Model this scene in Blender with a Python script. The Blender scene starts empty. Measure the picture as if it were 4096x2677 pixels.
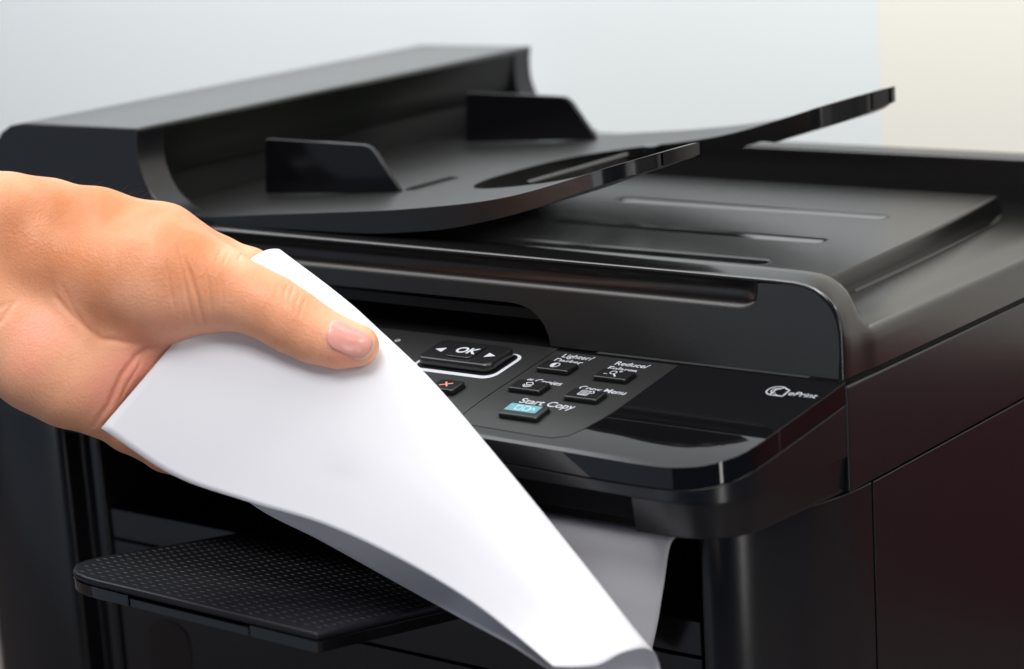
import bpy, bmesh, math, random
import numpy as np
from mathutils import Vector, Matrix

random.seed(4)
S = 0.01                      # everything below is written in centimetres
scene = bpy.context.scene
COL = scene.collection

# ------------------------------------------------------------------ camera, world, lamps
cam_d = bpy.data.cameras.new('camera')
cam = bpy.data.objects.new('camera', cam_d)
COL.objects.link(cam)
right, down, fwd = [0.79472434, 0.60384013, -0.06156558], [0.09031601, -0.21794528, -0.97177306], [-0.6002135, 0.76673134, -0.22774285]
cam.matrix_world = Matrix((
    (right[0], -down[0], -fwd[0], 45.36898 * S),
    (right[1], -down[1], -fwd[1], -78.72681 * S),
    (right[2], -down[2], -fwd[2], 50.73999 * S),
    (0, 0, 0, 1)))
cam_d.sensor_width = 36
cam_d.lens = 83.3548
cam_d.clip_start = 0.05
cam_d.clip_end = 100
cam_d.dof.use_dof = True
cam_d.dof.focus_distance = 0.99
cam_d.dof.aperture_fstop = 7.0
scene.camera = cam

world = bpy.data.worlds.new('World')
scene.world = world
world.use_nodes = True
bg = world.node_tree.nodes['Background']
bg.inputs[0].default_value = (0.36, 0.56, 1.0, 1)
bg.inputs[1].default_value = 0.07


def area_lamp(name, loc, target, sx, sy, power, color=(1, 1, 1)):
    d = bpy.data.lights.new(name, 'AREA')
    d.shape = 'RECTANGLE'
    d.size, d.size_y = sx * S, sy * S
    d.energy = power
    d.color = color
    o = bpy.data.objects.new(name, d)
    COL.objects.link(o)
    o.location = Vector(loc) * S
    o.rotation_euler = (Vector(target) - Vector(loc)).to_track_quat('-Z', 'Y').to_euler()
    return o


area_lamp('overhead_soft', (-68, -62, 190), (-22, -8, 25), 120, 90, 9, (1.0, 0.99, 0.985))  # unseen soft light, set overhead so the lid front stays dark
area_lamp('high_sheen_panel', (-70, 42, 115), (-30, -30, 25), 190, 90, 11.5, (0.97, 0.99, 1.0))  # unseen panel added high behind, mirrored in top faces and control panel
area_lamp('edge_catch_strip', (118, -112, 0), (-5, -5, 26), 14, 100, 3.2, (1.0, 0.98, 0.95))  # added narrow strip, gives the lid and bezel edges their highlight
area_lamp('side_fill', (165, -30, 75), (-5, -5, 28), 110, 120, 4, (1.0, 0.95, 0.88))  # added broad warm fill for faces turned to the right
area_lamp('corner_glint', (135, -45, 130), (-2, -6, 25), 26, 26, 4.5, (1.0, 0.98, 0.95))  # added small source for glints on the rounded bezel corner
area_lamp('low_glint', (-62, -140, 6), (-18, -5, 25), 22, 22, .8, (0.9, 0.95, 1.0))  # added small low source for the sparkle on the tray arm
area_lamp('room_fill', (-120, -125, 5), (-25, -5, 18), 170, 110, 1.9, (0.76, 0.87, 1.0))  # added bluish panel out of view, gives pillars and drawer their sheen
area_lamp('front_key', (8, -105, 185), (-20, -10, 26), 80, 60, 20, (1.0, 0.99, 0.97))  # added light from the front, brightens the held sheet
area_lamp('wall_wash', (-15, -8, 82), (-22, 45, 40), 220, 22, 6.9, (1.0, 0.985, 0.96))  # added strip above the view, brightens the wall and its reflections

scene.view_settings.view_transform = 'Standard'
scene.view_settings.look = 'None'
scene.view_settings.exposure = 0.0
scene.view_settings.gamma = 1.0
scene.cycles.max_bounces = 8
scene.cycles.use_denoising = True
scene.cycles.sample_clamp_indirect = 4


# ------------------------------------------------------------------ materials
def mat(name, color, rough=0.4, spec=0.5, noise=0.0, nscale=900, bump=0.0, coat=0.0, sss=0.0, rvar=0.0, coatr=0.03, ior=1.5, bdist=0.00006):
    m = bpy.data.materials.new(name)
    m.use_nodes = True
    nt = m.node_tree
    b = nt.nodes['Principled BSDF']
    b.inputs['Base Color'].default_value = (*color, 1)
    b.inputs['Roughness'].default_value = rough
    b.inputs['Specular IOR Level'].default_value = spec
    b.inputs['Coat Weight'].default_value = coat
    b.inputs['IOR'].default_value = ior
    b.inputs['Coat Roughness'].default_value = coatr
    tc = nt.nodes.new('ShaderNodeTexCoord')
    if bump:
        n = nt.nodes.new('ShaderNodeTexNoise')
        n.inputs['Scale'].default_value = nscale
        n.inputs['Detail'].default_value = 3
        nt.links.new(tc.outputs['Object'], n.inputs['Vector'])
        bm_ = nt.nodes.new('ShaderNodeBump')
        bm_.inputs['Strength'].default_value = bump
        bm_.inputs['Distance'].default_value = bdist
        nt.links.new(n.outputs['Fac'], bm_.inputs['Height'])
        nt.links.new(bm_.outputs['Normal'], b.inputs['Normal'])
    if rvar:
        n2 = nt.nodes.new('ShaderNodeTexNoise')
        n2.inputs['Scale'].default_value = 35
        n2.inputs['Detail'].default_value = 5
        nt.links.new(tc.outputs['Object'], n2.inputs['Vector'])
        mr = nt.nodes.new('ShaderNodeMapRange')
        mr.inputs['To Min'].default_value = rough - rvar
        mr.inputs['To Max'].default_value = rough + rvar
        nt.links.new(n2.outputs['Fac'], mr.inputs['Value'])
        nt.links.new(mr.outputs['Result'], b.inputs['Roughness'])
    return m


M_tex = mat('textured_black_plastic', (0.008, 0.008, 0.008), 0.38, 0.5, bump=0.5, nscale=1500, rvar=0.015, ior=1.55, bdist=0.00018)
M_top = mat('matte_black_plastic_top', (0.005, 0.005, 0.005), 0.21, 0.5, bump=0.3, nscale=1500, rvar=0.012, ior=1.75, bdist=0.00004)
M_satin = mat('satin_black_plastic', (0.007, 0.007, 0.009), 0.25, 0.5, bump=0.3, nscale=900, rvar=0.015)
M_fin = mat('guide_black_plastic', (0.003, 0.003, 0.004), 0.12, 0.3)
M_plate = mat('lid_top_plastic', (0.005, 0.005, 0.005), 0.24, 0.5, bump=0.3, nscale=1500, ior=1.55, bdist=0.00005)
M_tray_shade = mat('shaded_tray_side', (0.004, 0.004, 0.004), 0.25, 0.5, bump=0.5, nscale=700, bdist=0.00008)  # same tray plastic, darkened: shade of the side faces put into its colour
M_traytop = mat('input_tray_plastic', (0.006, 0.006, 0.006), 0.36, 0.5, bump=0.25, nscale=1500, ior=1.85, bdist=0.00004)
M_groove = mat('groove_gloss', (0.01, 0.01, 0.01), 0.04, 0.5, ior=2.3)
M_face = mat('dark_feeder_plastic', (0.004, 0.005, 0.004), 0.34, 0.2, bump=.3, nscale=900)
M_gloss = mat('glossy_black_plastic', (0.004, 0.004, 0.005), 0.045, 0.5)
M_dark = mat('deep_black_plastic', (0.004, 0.004, 0.005), 0.38, 0.3)
M_key = mat('keypad_matte_black', (0.010, 0.010, 0.010), 0.45, 0.5, bump=0.35, nscale=1500)
M_btn = mat('button_black_plastic', (0.010, 0.010, 0.011), 0.24, 0.5)
M_print = mat('white_print', (0.50, 0.52, 0.56), 0.5)
M_red = mat('coral_print', (0.62, 0.22, 0.16), 0.5)
M_teal = mat('teal_print', (0.12, 0.30, 0.35), 0.45)
M_tealpale = mat('pale_teal_print', (0.45, 0.75, 0.82), 0.45)
M_tray = mat('output_tray_plastic', (0.005, 0.005, 0.008), 0.42, 0.35, bump=0.2, nscale=900)
M_wall = mat('pale_blue_wall_paint', (0.76, 0.80, 0.81), 0.75, 0.2, bump=0.2, nscale=120)
M_cream = mat('cream_wall_paint', (0.82, 0.80, 0.73), 0.75, 0.2, bump=0.2, nscale=120)
M_desk = mat('dark_desk_laminate', (0.10, 0.08, 0.075), 0.4, 0.4)
M_redboard = mat('dark_red_brown_paint', (0.16, 0.035, 0.04), 0.5, 0.3)
M_paper = mat('white_paper', (0.77, 0.77, 0.81), 0.75, 0.15, bump=0.12, nscale=1800)
pb = M_paper.node_tree.nodes['Principled BSDF']
M_nail = mat('thumb_nail', (0.80, 0.36, 0.30), 0.28, 0.5, coat=.3, coatr=.15)
M_recess = mat('recess_gloss', (0.008, 0.006, 0.005), 0.26, 0.5)


def skin_material():
    m = bpy.data.materials.new('skin')
    m.use_nodes = True
    nt = m.node_tree
    b = nt.nodes['Principled BSDF']
    b.inputs['Roughness'].default_value = 0.44
    b.inputs['Specular IOR Level'].default_value = 0.35
    b.inputs['Subsurface Weight'].default_value = 0.5
    b.inputs['Subsurface Radius'].default_value = (1.0, 0.35, 0.18)
    b.inputs['Subsurface Scale'].default_value = 0.006
    at = nt.nodes.new('ShaderNodeAttribute'); at.attribute_name = 'tone'
    tc = nt.nodes.new('ShaderNodeTexCoord')
    n = nt.nodes.new('ShaderNodeTexNoise')
    n.inputs['Scale'].default_value = 75; n.inputs['Detail'].default_value = 4
    nt.links.new(tc.outputs['Object'], n.inputs['Vector'])
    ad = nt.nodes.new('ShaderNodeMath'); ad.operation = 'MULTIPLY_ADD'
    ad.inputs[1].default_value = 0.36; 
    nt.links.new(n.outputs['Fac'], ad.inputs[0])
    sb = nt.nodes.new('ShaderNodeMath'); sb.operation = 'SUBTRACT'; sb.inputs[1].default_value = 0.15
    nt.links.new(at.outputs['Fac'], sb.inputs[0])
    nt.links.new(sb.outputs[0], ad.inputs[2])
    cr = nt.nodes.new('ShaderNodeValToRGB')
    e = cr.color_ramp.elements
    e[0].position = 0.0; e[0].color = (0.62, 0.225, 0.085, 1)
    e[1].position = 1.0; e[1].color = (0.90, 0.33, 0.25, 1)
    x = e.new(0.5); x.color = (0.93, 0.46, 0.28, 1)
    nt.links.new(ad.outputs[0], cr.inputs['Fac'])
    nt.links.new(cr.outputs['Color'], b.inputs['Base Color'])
    v = nt.nodes.new('ShaderNodeTexVoronoi'); v.inputs['Scale'].default_value = 900
    nt.links.new(tc.outputs['Object'], v.inputs['Vector'])
    n3 = nt.nodes.new('ShaderNodeTexNoise'); n3.inputs['Scale'].default_value = 260; n3.inputs['Detail'].default_value = 6
    nt.links.new(tc.outputs['Object'], n3.inputs['Vector'])
    mx = nt.nodes.new('ShaderNodeMath'); mx.operation = 'ADD'
    nt.links.new(v.outputs['Distance'], mx.inputs[0]); nt.links.new(n3.outputs['Fac'], mx.inputs[1])
    bp = nt.nodes.new('ShaderNodeBump'); bp.inputs['Strength'].default_value = 0.3; bp.inputs['Distance'].default_value = 0.0005
    nt.links.new(mx.outputs[0], bp.inputs['Height'])
    nt.links.new(bp.outputs['Normal'], b.inputs['Normal'])
    return m


M_skin = skin_material()
M_hair = mat('dark_arm_hair', (0.05, 0.03, 0.02), 0.5)


# ------------------------------------------------------------------ mesh helpers
def link(name, verts, faces, m, parent=None, bevel=0.0, seg=3, smooth=35, label=None):
    me = bpy.data.meshes.new(name)
    me.from_pydata([(v[0] * S, v[1] * S, v[2] * S) for v in verts], [], faces)
    me.validate()
    me.update()
    bmx = __import__('bmesh').new(); bmx.from_mesh(me)
    __import__('bmesh').ops.recalc_face_normals(bmx, faces=bmx.faces); bmx.to_mesh(me); bmx.free()
    me.materials.append(m)
    me.polygons.foreach_set('use_smooth', [True] * len(me.polygons))
    me.set_sharp_from_angle(angle=math.radians(smooth))
    o = bpy.data.objects.new(name, me)
    COL.objects.link(o)
    if parent: o.parent = parent
    if label: o['label'] = label
    if bevel:
        b = o.modifiers.new('edge', 'BEVEL')
        b.width = bevel * S; b.segments = seg
        b.limit_method = 'ANGLE'; b.angle_limit = math.radians(34)
        b.harden_normals = True
        b.use_clamp_overlap = True
    return o


class MB:
    def __init__(s): s.v = []; s.f = []
    def add(s, v, f):
        n = len(s.v); s.v += [tuple(p) for p in v]; s.f += [tuple(i + n for i in q) for q in f]; return s
    def prism(s, poly, axis, lo, hi):
        """poly is 2D in the two remaining axes (order x,y / x,z / y,z); lo, hi numbers or functions of the 2D point"""
        n = len(poly); L = []
        for val in (lo, hi):
            for p in poly:
                t = val(p) if callable(val) else val
                L.append({'z': (p[0], p[1], t), 'y': (p[0], t, p[1]), 'x': (t, p[0], p[1])}[axis])
        F = [tuple(range(n)), tuple(range(2 * n - 1, n - 1, -1))]
        F += [(i, (i + 1) % n, n + (i + 1) % n, n + i) for i in range(n)]
        return s.add(L, F)
    def box(s, x0, x1, y0, y1, z0, z1):
        return s.prism([(x0, y0), (x1, y0), (x1, y1), (x0, y1)], 'z', z0, z1)
    def loft(s, rows, close=False, caps=False):
        m = len(rows[0]); V = [p for r in rows for p in r]; F = []
        for i in range(len(rows) - 1):
            for j in range(m if close else m - 1):
                k = (j + 1) % m
                F.append((i * m + j, i * m + k, (i + 1) * m + k, (i + 1) * m + j))
        if caps:
            F.append(tuple(range(m))); F.append(tuple(range((len(rows) - 1) * m, len(rows) * m)))
        return s.add(V, F)
    def tube(s, pts, r, n=8):
        rows = []
        for i, p in enumerate(pts):
            p = Vector(p); a = Vector(pts[max(i - 1, 0)]); b = Vector(pts[min(i + 1, len(pts) - 1)])
            d = (b - a).normalized(); u = d.orthogonal().normalized(); w = d.cross(u)
            rr = r[i] if isinstance(r, (list, tuple)) else r
            rows.append([tuple(p + (u * math.cos(t) + w * math.sin(t)) * rr) for t in [2 * math.pi * k / n for k in range(n)]])
        return s.loft(rows, True, True)
    def build(s, name, m, parent=None, **k): return link(name, s.v, s.f, m, parent, **k)


def rrect(x0, x1, y0, y1, r, n=5):
    P = []
    for cx, cy, a in ((x1 - r, y0 + r, -90), (x1 - r, y1 - r, 0), (x0 + r, y1 - r, 90), (x0 + r, y0 + r, 180)):
        for k in range(n + 1):
            t = math.radians(a + 90 * k / n); P.append((cx + r * math.cos(t), cy + r * math.sin(t)))
    return P


def empty(name, loc, label, cat):
    o = bpy.data.objects.new(name, None); COL.objects.link(o)
    o.location = Vector(loc) * S; o['label'] = label; o['category'] = cat
    return o


def adopt(root):
    """children are written in world centimetres: shift them under their root"""
    for c in COL.objects:
        if c.parent == root: c.matrix_parent_inverse = root.matrix_world.inverted()


def catmull(P, n):
    """resample a polyline through control points with a centripetal-ish Catmull-Rom, n points"""
    P = np.array(P, float); out = []
    k = len(P) - 1
    for t in np.linspace(0, k, n):
        i = min(int(t), k - 1); f = t - i
        p1, p2 = P[i], P[i + 1]
        p0 = P[i - 1] if i > 0 else 2 * p1 - p2
        p3 = P[i + 2] if i + 2 <= k else 2 * p2 - p1
        out.append(.5 * ((2 * p1) + (-p0 + p2) * f + (2 * p0 - 5 * p1 + 4 * p2 - p3) * f * f + (-p0 + 3 * p1 - 3 * p2 + p3) * f ** 3))
    return np.array(out)


# ------------------------------------------------------------------ the setting
def struct(name, mb, m, label):
    o = mb.build(name, m); o['kind'] = 'structure'; o['label'] = label
    return o


struct('wall', MB().box(-330, -22.7, 45, 50, -80, 230), M_wall, 'pale blue-white painted wall behind the printer')
struct('wall_panel', MB().box(-22.7, 140, 45.005, 50, -80, 230), M_cream, 'cream painted stretch of wall at the right')
struct('reflection_board', MB().box(-10, 140, 43.8, 44.9, -80, 17), M_redboard, 'unseen dark red-brown board added to redden the reflection in the printer side')  # added out of view, mirrored as a reddish tint in the side panel
struct('desk_top', MB().box(-110, 60, -40, 45, -3, -0.2), M_desk, 'desk top under the printer')

# ------------------------------------------------------------------ the printer
PR = empty('printer', (-24, 12, 0), 'black multifunction laser printer with document feeder on top and open output tray', 'printer')

# lower body -------------------------------------------------------
pillar = [(-3.75, -4.95)] + [(-3.6 + 3.65 * math.sin(t), 2.05 - 7.05 * math.cos(t)) for t in [math.radians(a) for a in range(0, 91, 6)]] + [(-0.6, 2.05), (-0.6, 12), (-3.75, 12)]
MB().prism(pillar, 'z', 0, 22.3).build('corner_pillar', M_satin, PR, bevel=0.06, label='rounded right front corner of the printer body')
MB().prism([(2.1, 0), (29.6, 0), (29.6, 22.3), (2.1, 22.3)], 'x', -2, 0.1).build('side_panel', M_satin, PR, bevel=0.05)
lp = [(-48, 12), (-48, -3.6), (-47.6, -4.4), (-46.6, -5.0), (-41.0, -5.0), (-40.55, -4.7), (-40.4, -3.7), (-39.5, -3.7), (-39.3, -4.25), (-38.75, -4.25), (-38.62, -3.9), (-38.62, 12)]
MB().prism(lp, 'z', 0, 22.3).build('corner_pillar', M_satin, PR, bevel=0.12, label='left front pillar of the printer body')
MB().box(-48, 0, 12, 29.6, 0, 22.3).build('back_body', M_dark, PR)
c = MB().box(-38.6, -3.8, 7.5, 8, 12, 22.3)
c.box(-38.6, -3.8, -3.2, 7.5, 12, 17.3)
c.box(-38.6, -3.8, -6.3, 8, 22.0, 22.38)
c.build('output_cavity', M_dark, PR, label='deep black output opening')
dr = MB().box(-38.55, -4.5, -4.0, -3.2, 0.5, 13.32)
dr.box(-38.55, -4.5, -4.0, -3.2, 13.45, 15.9)
dr.box(-38.55, -4.5, -4.0, -3.2, 16.02, 17.5)
DR = dr.build('drawer_front', M_satin, PR, bevel=0.06)
arch = [(-36.9, 5), (-36.7, 11.5)] + [(-35.3 + 1.4 * math.cos(t), 11.3 + 1.0 * math.sin(t)) for t in [math.radians(a) for a in range(170, 9, -20)]] + [(-33.7, 5)]
MB().prism(arch, 'y', -4.06, -3.9).build('latch_recess', M_gloss, DR, bevel=0.05)

# output tray ------------------------------------------------------
K = .165
def tz(y): return 19.58 - K * (y + 16)
ftr = [(-29.8, -12.6), (-29.65, -13.75), (-29.25, -14.6), (-28.6, -15.3), (-27.9, -15.78), (-27.1, -16.05), (-26.2, -16.18)]
tp = [(-29.75, -4.03)] + ftr + [(-24, -16.25), (-21, -16.38), (-17, -16.55), (-13.5, -16.72), (-13.5, -4.03)]
TR = MB().prism(tp, 'z', lambda p: tz(p[1]) - .34, lambda p: tz(p[1])).build('output_tray', M_tray, PR, bevel=0.15, seg=4)
tb = [(-29.72, -4.15)] + ftr + [(-24.36, -16.22), (-24.36, -15.0), (-17.24, -15.0), (-17.24, -16.52), (-13.54, -16.69), (-13.53, -4.15)]
MB().prism(tb, 'z', lambda p: tz(p[1]) - .84, lambda p: tz(p[1]) - .345).build('tray_underside', M_gloss, TR, bevel=0.04)
th = [(-24.28, -15.1), (-24.28, -16.2), (-21, -16.35), (-17.32, -16.5), (-17.32, -15.1)]
MB().prism(th, 'z', lambda p: tz(p[1]) - .85, lambda p: tz(p[1]) - .46).build('pull_handle', M_gloss, TR, bevel=0.05)
g = MB()
for i in range(24):
    for j in range(30):
        x = -29.3 + i * .69 + j * .012; y = -15.3 + j * .40 - i * .045
        if x > -13.9 or y > -4.3 or y < -16.1: continue
        if (x < -28.9 and y < -13.6) or (x < -28.4 and y < -14.9) or (x < -27.4 and y < -15.5) or x < -29.35: continue
        ring = []
        for (sc, hh) in ((1, -.01), (.7, .014), (.3, .022)):
            ring.append([(x + .17 * sc * math.cos(t) - .04 * sc * math.sin(t), y + .05 * sc * math.sin(t) + .03 * sc * math.cos(t), tz(y) + hh) for t in [k * math.pi / 4 for k in range(8)]])
        g.loft(ring, True); n = len(g.v); g.f.append(tuple(range(n - 8, n)))
gb = g.build('grip_bumps', M_tray, TR); gb['kind'] = 'stuff'

# front bezel and control panel ------------------------------------
def pz(y): return 26.96 + .17 * min(y, 0) - .03 * max(0, -5.0 - y) ** 2
cap = [(-48, 5), (-48, -6.0), (-47.6, -7.2), (-46.6, -7.9), (-30, -7.7), (-18, -7.9), (-11.8, -8.02), (-7.9, -8.1), (-5.3, -8.16), (-3.6, -8.15), (-2.7, -8.1), (-2.0, -7.93), (-1.4, -7.68), (-.9, -7.3), (-.5, -6.8), (-.3, -6.3), (-.2, -5.6), (-.14, -4.8), (.12, -1.0), (.16, -.1), (.16, 0.0), (.16, 0.05)]
cor = catmull([(-5.3, -8.16), (-4.2, -8.17), (-3.1, -8.13), (-2.15, -7.95), (-1.35, -7.58), (-.72, -7.02), (-.36, -6.3), (-.2, -5.5), (-.12, -4.6), (.12, -1.0)], 64)
cap = cap[:8] + [tuple(p) for p in cor] + [(.16, -.1), (.16, 0.0), (.16, 0.05)]
capt = cap[1:-1] + [(-48, 0.0)]
def sliced(poly, d0, d1, name, m, parent, cuts, **k):
    o = MB().prism(poly, 'z', 0, 1).build(name, m, parent, **k)
    b = bmesh.new(); b.from_mesh(o.data)
    for y in cuts:
        bmesh.ops.bisect_plane(b, geom=b.verts[:] + b.edges[:] + b.faces[:], plane_co=(0, y * S, 0), plane_no=(0, 1, 0))
    for v in b.verts:
        y = v.co.y / S; v.co.z = (pz(y) + (d1 if v.co.z > .5 * S else d0)) * S
    b.to_mesh(o.data); b.free(); o.data.set_sharp_from_angle(angle=math.radians(35))
    return o
CP = sliced(capt, -.86, 0, 'control_panel', M_gloss, PR, [-4.6 - .25 * k for k in range(14)], bevel=0.085, seg=4)
MB().box(-48, -13.9, .004, 5, 26.1, 26.955).build('panel_back', M_dark, CP)
def wx(x): return min(1, max(0, (x + 3) / 2.6))
def wy(y): return min(1, max(0, (-4.6 - y) / 2.6))
def inset(P, d):
    return [(x + (d if x < -40 else -d * wx(x)), y + d * wy(y)) for x, y in P]
bo = inset(cap[1:], .02) + [(-.5, .05), (-48, .05)]
bz = MB().prism(bo, 'z', 23.9, lambda p: pz(min(p[1], 0)) - .92)
lo = []
for x, y in inset(cap[1:], .25):
    if x < -5.2 and y < -6.5: y = -6.5
    lo.append((x, y))
i = [k for k, p in enumerate(lo) if p[0] > -5.6][0]
lo = lo[:i] + [(-5.9, -6.5), (-5.5, -6.6), (-5.1, -6.95), (-4.75, -7.45)] + [p for p in lo[i:] if p[0] > -4.7]
bz2 = lo + [(-.5, .05), (-48, .05)]
loft = []
for z, d in ((22.4, .10), (22.46, .02), (22.6, 0), (23.3, -.1), (23.9, -.2)):
    loft.append([(x - d * .6 * wx(x), y + (d * wy(y) if x > -5.0 else 0), z) for x, y in bz2])
bz.loft(loft, True, True)
BZ = bz.build('front_bezel', M_satin, PR, bevel=0.04)
MB().prism([(0.02, 22.42), (29.6, 22.42), (29.6, 26.78), (0.02, 26.78)], 'x', -2, 0.2).build('scanner_side', M_satin, PR, bevel=0.1)

def pp(x, y, h=0.0): return (x, y + .17 * -h, pz(y) + .985 * h)
def plate(poly, h0, h1):
    mb = MB(); n = len(poly)
    V = [pp(x, y, h0) for x, y in poly] + [pp(x, y, h1) for x, y in poly]
    F = [tuple(range(n)), tuple(range(2 * n - 1, n - 1, -1))] + [(i, (i + 1) % n, n + (i + 1) % n, n + i) for i in range(n)]
    return mb.add(V, F)
# matte keypad field, in two plates parted by the seam at x = -13.77
r1 = [(-13.74, -0.28), (-7.5, -0.28), (-7.5, -4.9), (-7.62, -5.7), (-7.85, -6.5), (-8.2, -7.1), (-8.8, -7.4), (-9.6, -7.42), (-13.74, -7.3)]
KP = sliced(r1, .001, .022, 'keypad_plate', M_key, CP, [-4.6 - .25 * k for k in range(12)], bevel=0.012, seg=2)
sliced([(-13.80, -.02), (-13.80, -7.3), (-30, -7.1), (-46, -7.0), (-46.5, -.02)], .001, .020, 'keypad_plate', M_key, CP, [-4.6 - .25 * k for k in range(12)], bevel=0.012, seg=2)

def button(x, y, w, d, h, r, label, m=M_btn, bev=.07):
    o = plate(rrect(x - w / 2, x + w / 2, y - d / 2, y + d / 2, r), .0, h).build('button', m, PR, bevel=bev, seg=3, label=label)
    # dark clearance slot round the key
    plate(rrect(x - w / 2 - .07, x + w / 2 + .07, y - d / 2 - .07, y + d / 2 + .07, r + .05), .018, .026).build('button_slot', M_dark, o)
    return o

def text(body, x, y, h, size, m, parent, shear=0.0, bold=0.0, sx=1.0, name='lettering'):
    cu = bpy.data.curves.new('t', 'FONT'); cu.body = body; cu.size = size * S
    cu.extrude = .004 * S; cu.shear = shear; cu.offset = bold * S; cu.space_character = .99
    to = bpy.data.objects.new('t', cu); COL.objects.link(to)
    bpy.context.view_layer.update()
    me = bpy.data.meshes.new_from_object(to.evaluated_get(bpy.context.evaluated_depsgraph_get()))
    bpy.data.objects.remove(to); bpy.data.curves.remove(cu)
    me.materials.clear(); me.materials.append(m)
    me.name = name
    o = bpy.data.objects.new(name, me); COL.objects.link(o)
    a = math.atan(.17 + .06 * max(0, -5.0 - y))
    p = pp(x, y, h)
    o.matrix_world = Matrix.Translation(Vector(p) * S) @ Matrix.Rotation(a, 4, 'X') @ Matrix.Diagonal((sx, 1, 1, 1))
    me.transform(o.matrix_world); o.matrix_world = Matrix.Identity(4)
    o.parent = parent; o['label'] = 'white printed word ' + body if m is M_print else 'printed ' + body
    return o

def stroke(mb, pts, w, h0, h1, closed=False):
    P = [Vector(p) for p in pts]; n = len(P)
    for i in range(n if closed else n - 1):
        a, b = P[i], P[(i + 1) % n]; d = (b - a).normalized(); e = Vector((-d.y, d.x)) * w / 2; x = d * w * .35
        q = [a - x - e, b + x - e, b + x + e, a - x + e]
        mb.add([pp(p.x, p.y, h0) for p in q] + [pp(p.x, p.y, h1) for p in q], [(0, 1, 2, 3), (7, 6, 5, 4), (0, 1, 5, 4), (1, 2, 6, 5), (2, 3, 7, 6), (3, 0, 4, 7)])
    return mb
def arc(cx, cy, r, a0, a1, n=16, ry=None):
    return [(cx + r * math.cos(math.radians(a0 + (a1 - a0) * k / n)), cy + (ry or r) * math.sin(math.radians(a0 + (a1 - a0) * k / n))) for k in range(n + 1)]

H = .23
b1 = button(-12.42, -1.98, 1.62, .86, H, .1, 'button with half-filled circle, under the words Lighter Darker')
b2 = button(-9.42, -2.1, 1.62, .86, H, .1, 'button with magnifier symbol, under the words Reduce Enlarge')
b3 = button(-12.38, -4.02, 1.62, .86, H, .1, 'button with page stack symbol, under the words # Copies')
b4 = button(-9.45, -4.15, 1.62, .86, H, .1, 'button with menu page symbol, under the words Copy Menu')
b5 = button(-11.12, -6.08, 1.95, 1.0, H, .12, 'button with teal label, under the words Start Copy')
b6 = button(-15.95, -4.95, 1.25, .95, .26, .15, 'cancel button with red cross')
text('Lighter/', -13.1, -.80, .03, .51, M_print, CP, bold=.003)
text('Darker', -13.2, -1.30, .03, .51, M_print, CP, bold=.003)
text('Reduce/', -10.3, -.92, .03, .51, M_print, CP, bold=.003)
text('Enlarge', -10.35, -1.43, .03, .51, M_print, CP, bold=.003)
text('# Copies', -13.1, -3.38, .03, .50, M_print, CP, bold=.003)
text('Copy Menu', -10.35, -3.47, .03, .50, M_print, CP, bold=.003)
text('Start Copy', -12.05, -5.27, .03, .62, M_print, CP, bold=.005)
text('o', -22.0, -1.2, .03, .5, M_print, CP, bold=.003)
# key symbols
s = MB(); stroke(s, arc(-12.5, -1.98, .2, 0, 360), .05, H, H + .008)
s.add([pp(x, y, H + .006) for x, y in arc(-12.5, -1.98, .2, 90, 270)], [tuple(range(17))]); s.build('symbol', M_print, b1)
s = MB(); stroke(s, arc(-9.5, -2.02, .14, 0, 360), .05, H, H + .008); stroke(s, [(-9.4, -2.14), (-9.22, -2.34)], .07, H, H + .008)
stroke(s, [(-9.85, -2.2), (-9.72, -2.2)], .04, H, H + .008); stroke(s, [(-9.3, -1.86), (-9.16, -1.86)], .04, H, H + .008); stroke(s, [(-9.23, -1.93), (-9.23, -1.79)], .04, H, H + .008); s.build('symbol', M_print, b2)
s = MB()
stroke(s, [(-12.6, -3.86), (-12.34, -3.78), (-12.2, -3.95), (-12.46, -4.05)], .04, H, H + .008, True)
for q in (.09, .18): stroke(s, [(-12.62, -3.92 - q), (-12.46, -4.07 - q), (-12.2, -3.97 - q)], .04, H, H + .008)
s.build('symbol', M_print, b3)
s = MB(); stroke(s, [(-9.72, -3.9), (-9.28, -3.9), (-9.28, -4.3), (-9.72, -4.3)], .04, H, H + .008, True)
for q in (.08, .16, .24, .32): stroke(s, [(-9.64, -3.92 - q), (-9.36, -3.92 - q)], .03, H, H + .008)
stroke(s, [(-9.22, -3.86), (-9.08, -4.02), (-9.2, -4.1)], .04, H, H + .008); s.build('symbol', M_print, b4)
plate(rrect(-11.98, -10.42, -6.28, -5.72, .03), H - .001, H + .006).build('teal_label', M_teal, b5)
s = MB()
for q in (-11.55, -11.15): stroke(s, [(q, -5.84), (q + .22, -5.84), (q + .28, -5.94), (q + .28, -6.16), (q, -6.16)], .035, H + .005, H + .012, True)
stroke(s, [(-10.85, -6.1), (-10.7, -5.9), (-10.6, -6.1)], .035, H + .005, H + .012); s.build('symbol', M_tealpale, b5)
s = MB(); stroke(s, [(-16.22, -5.1), (-15.76, -4.82)], .08, .26, .268); stroke(s, [(-16.12, -4.78), (-15.84, -5.12)], .08, .26, .268); s.build('symbol', M_red, b6)
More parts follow.
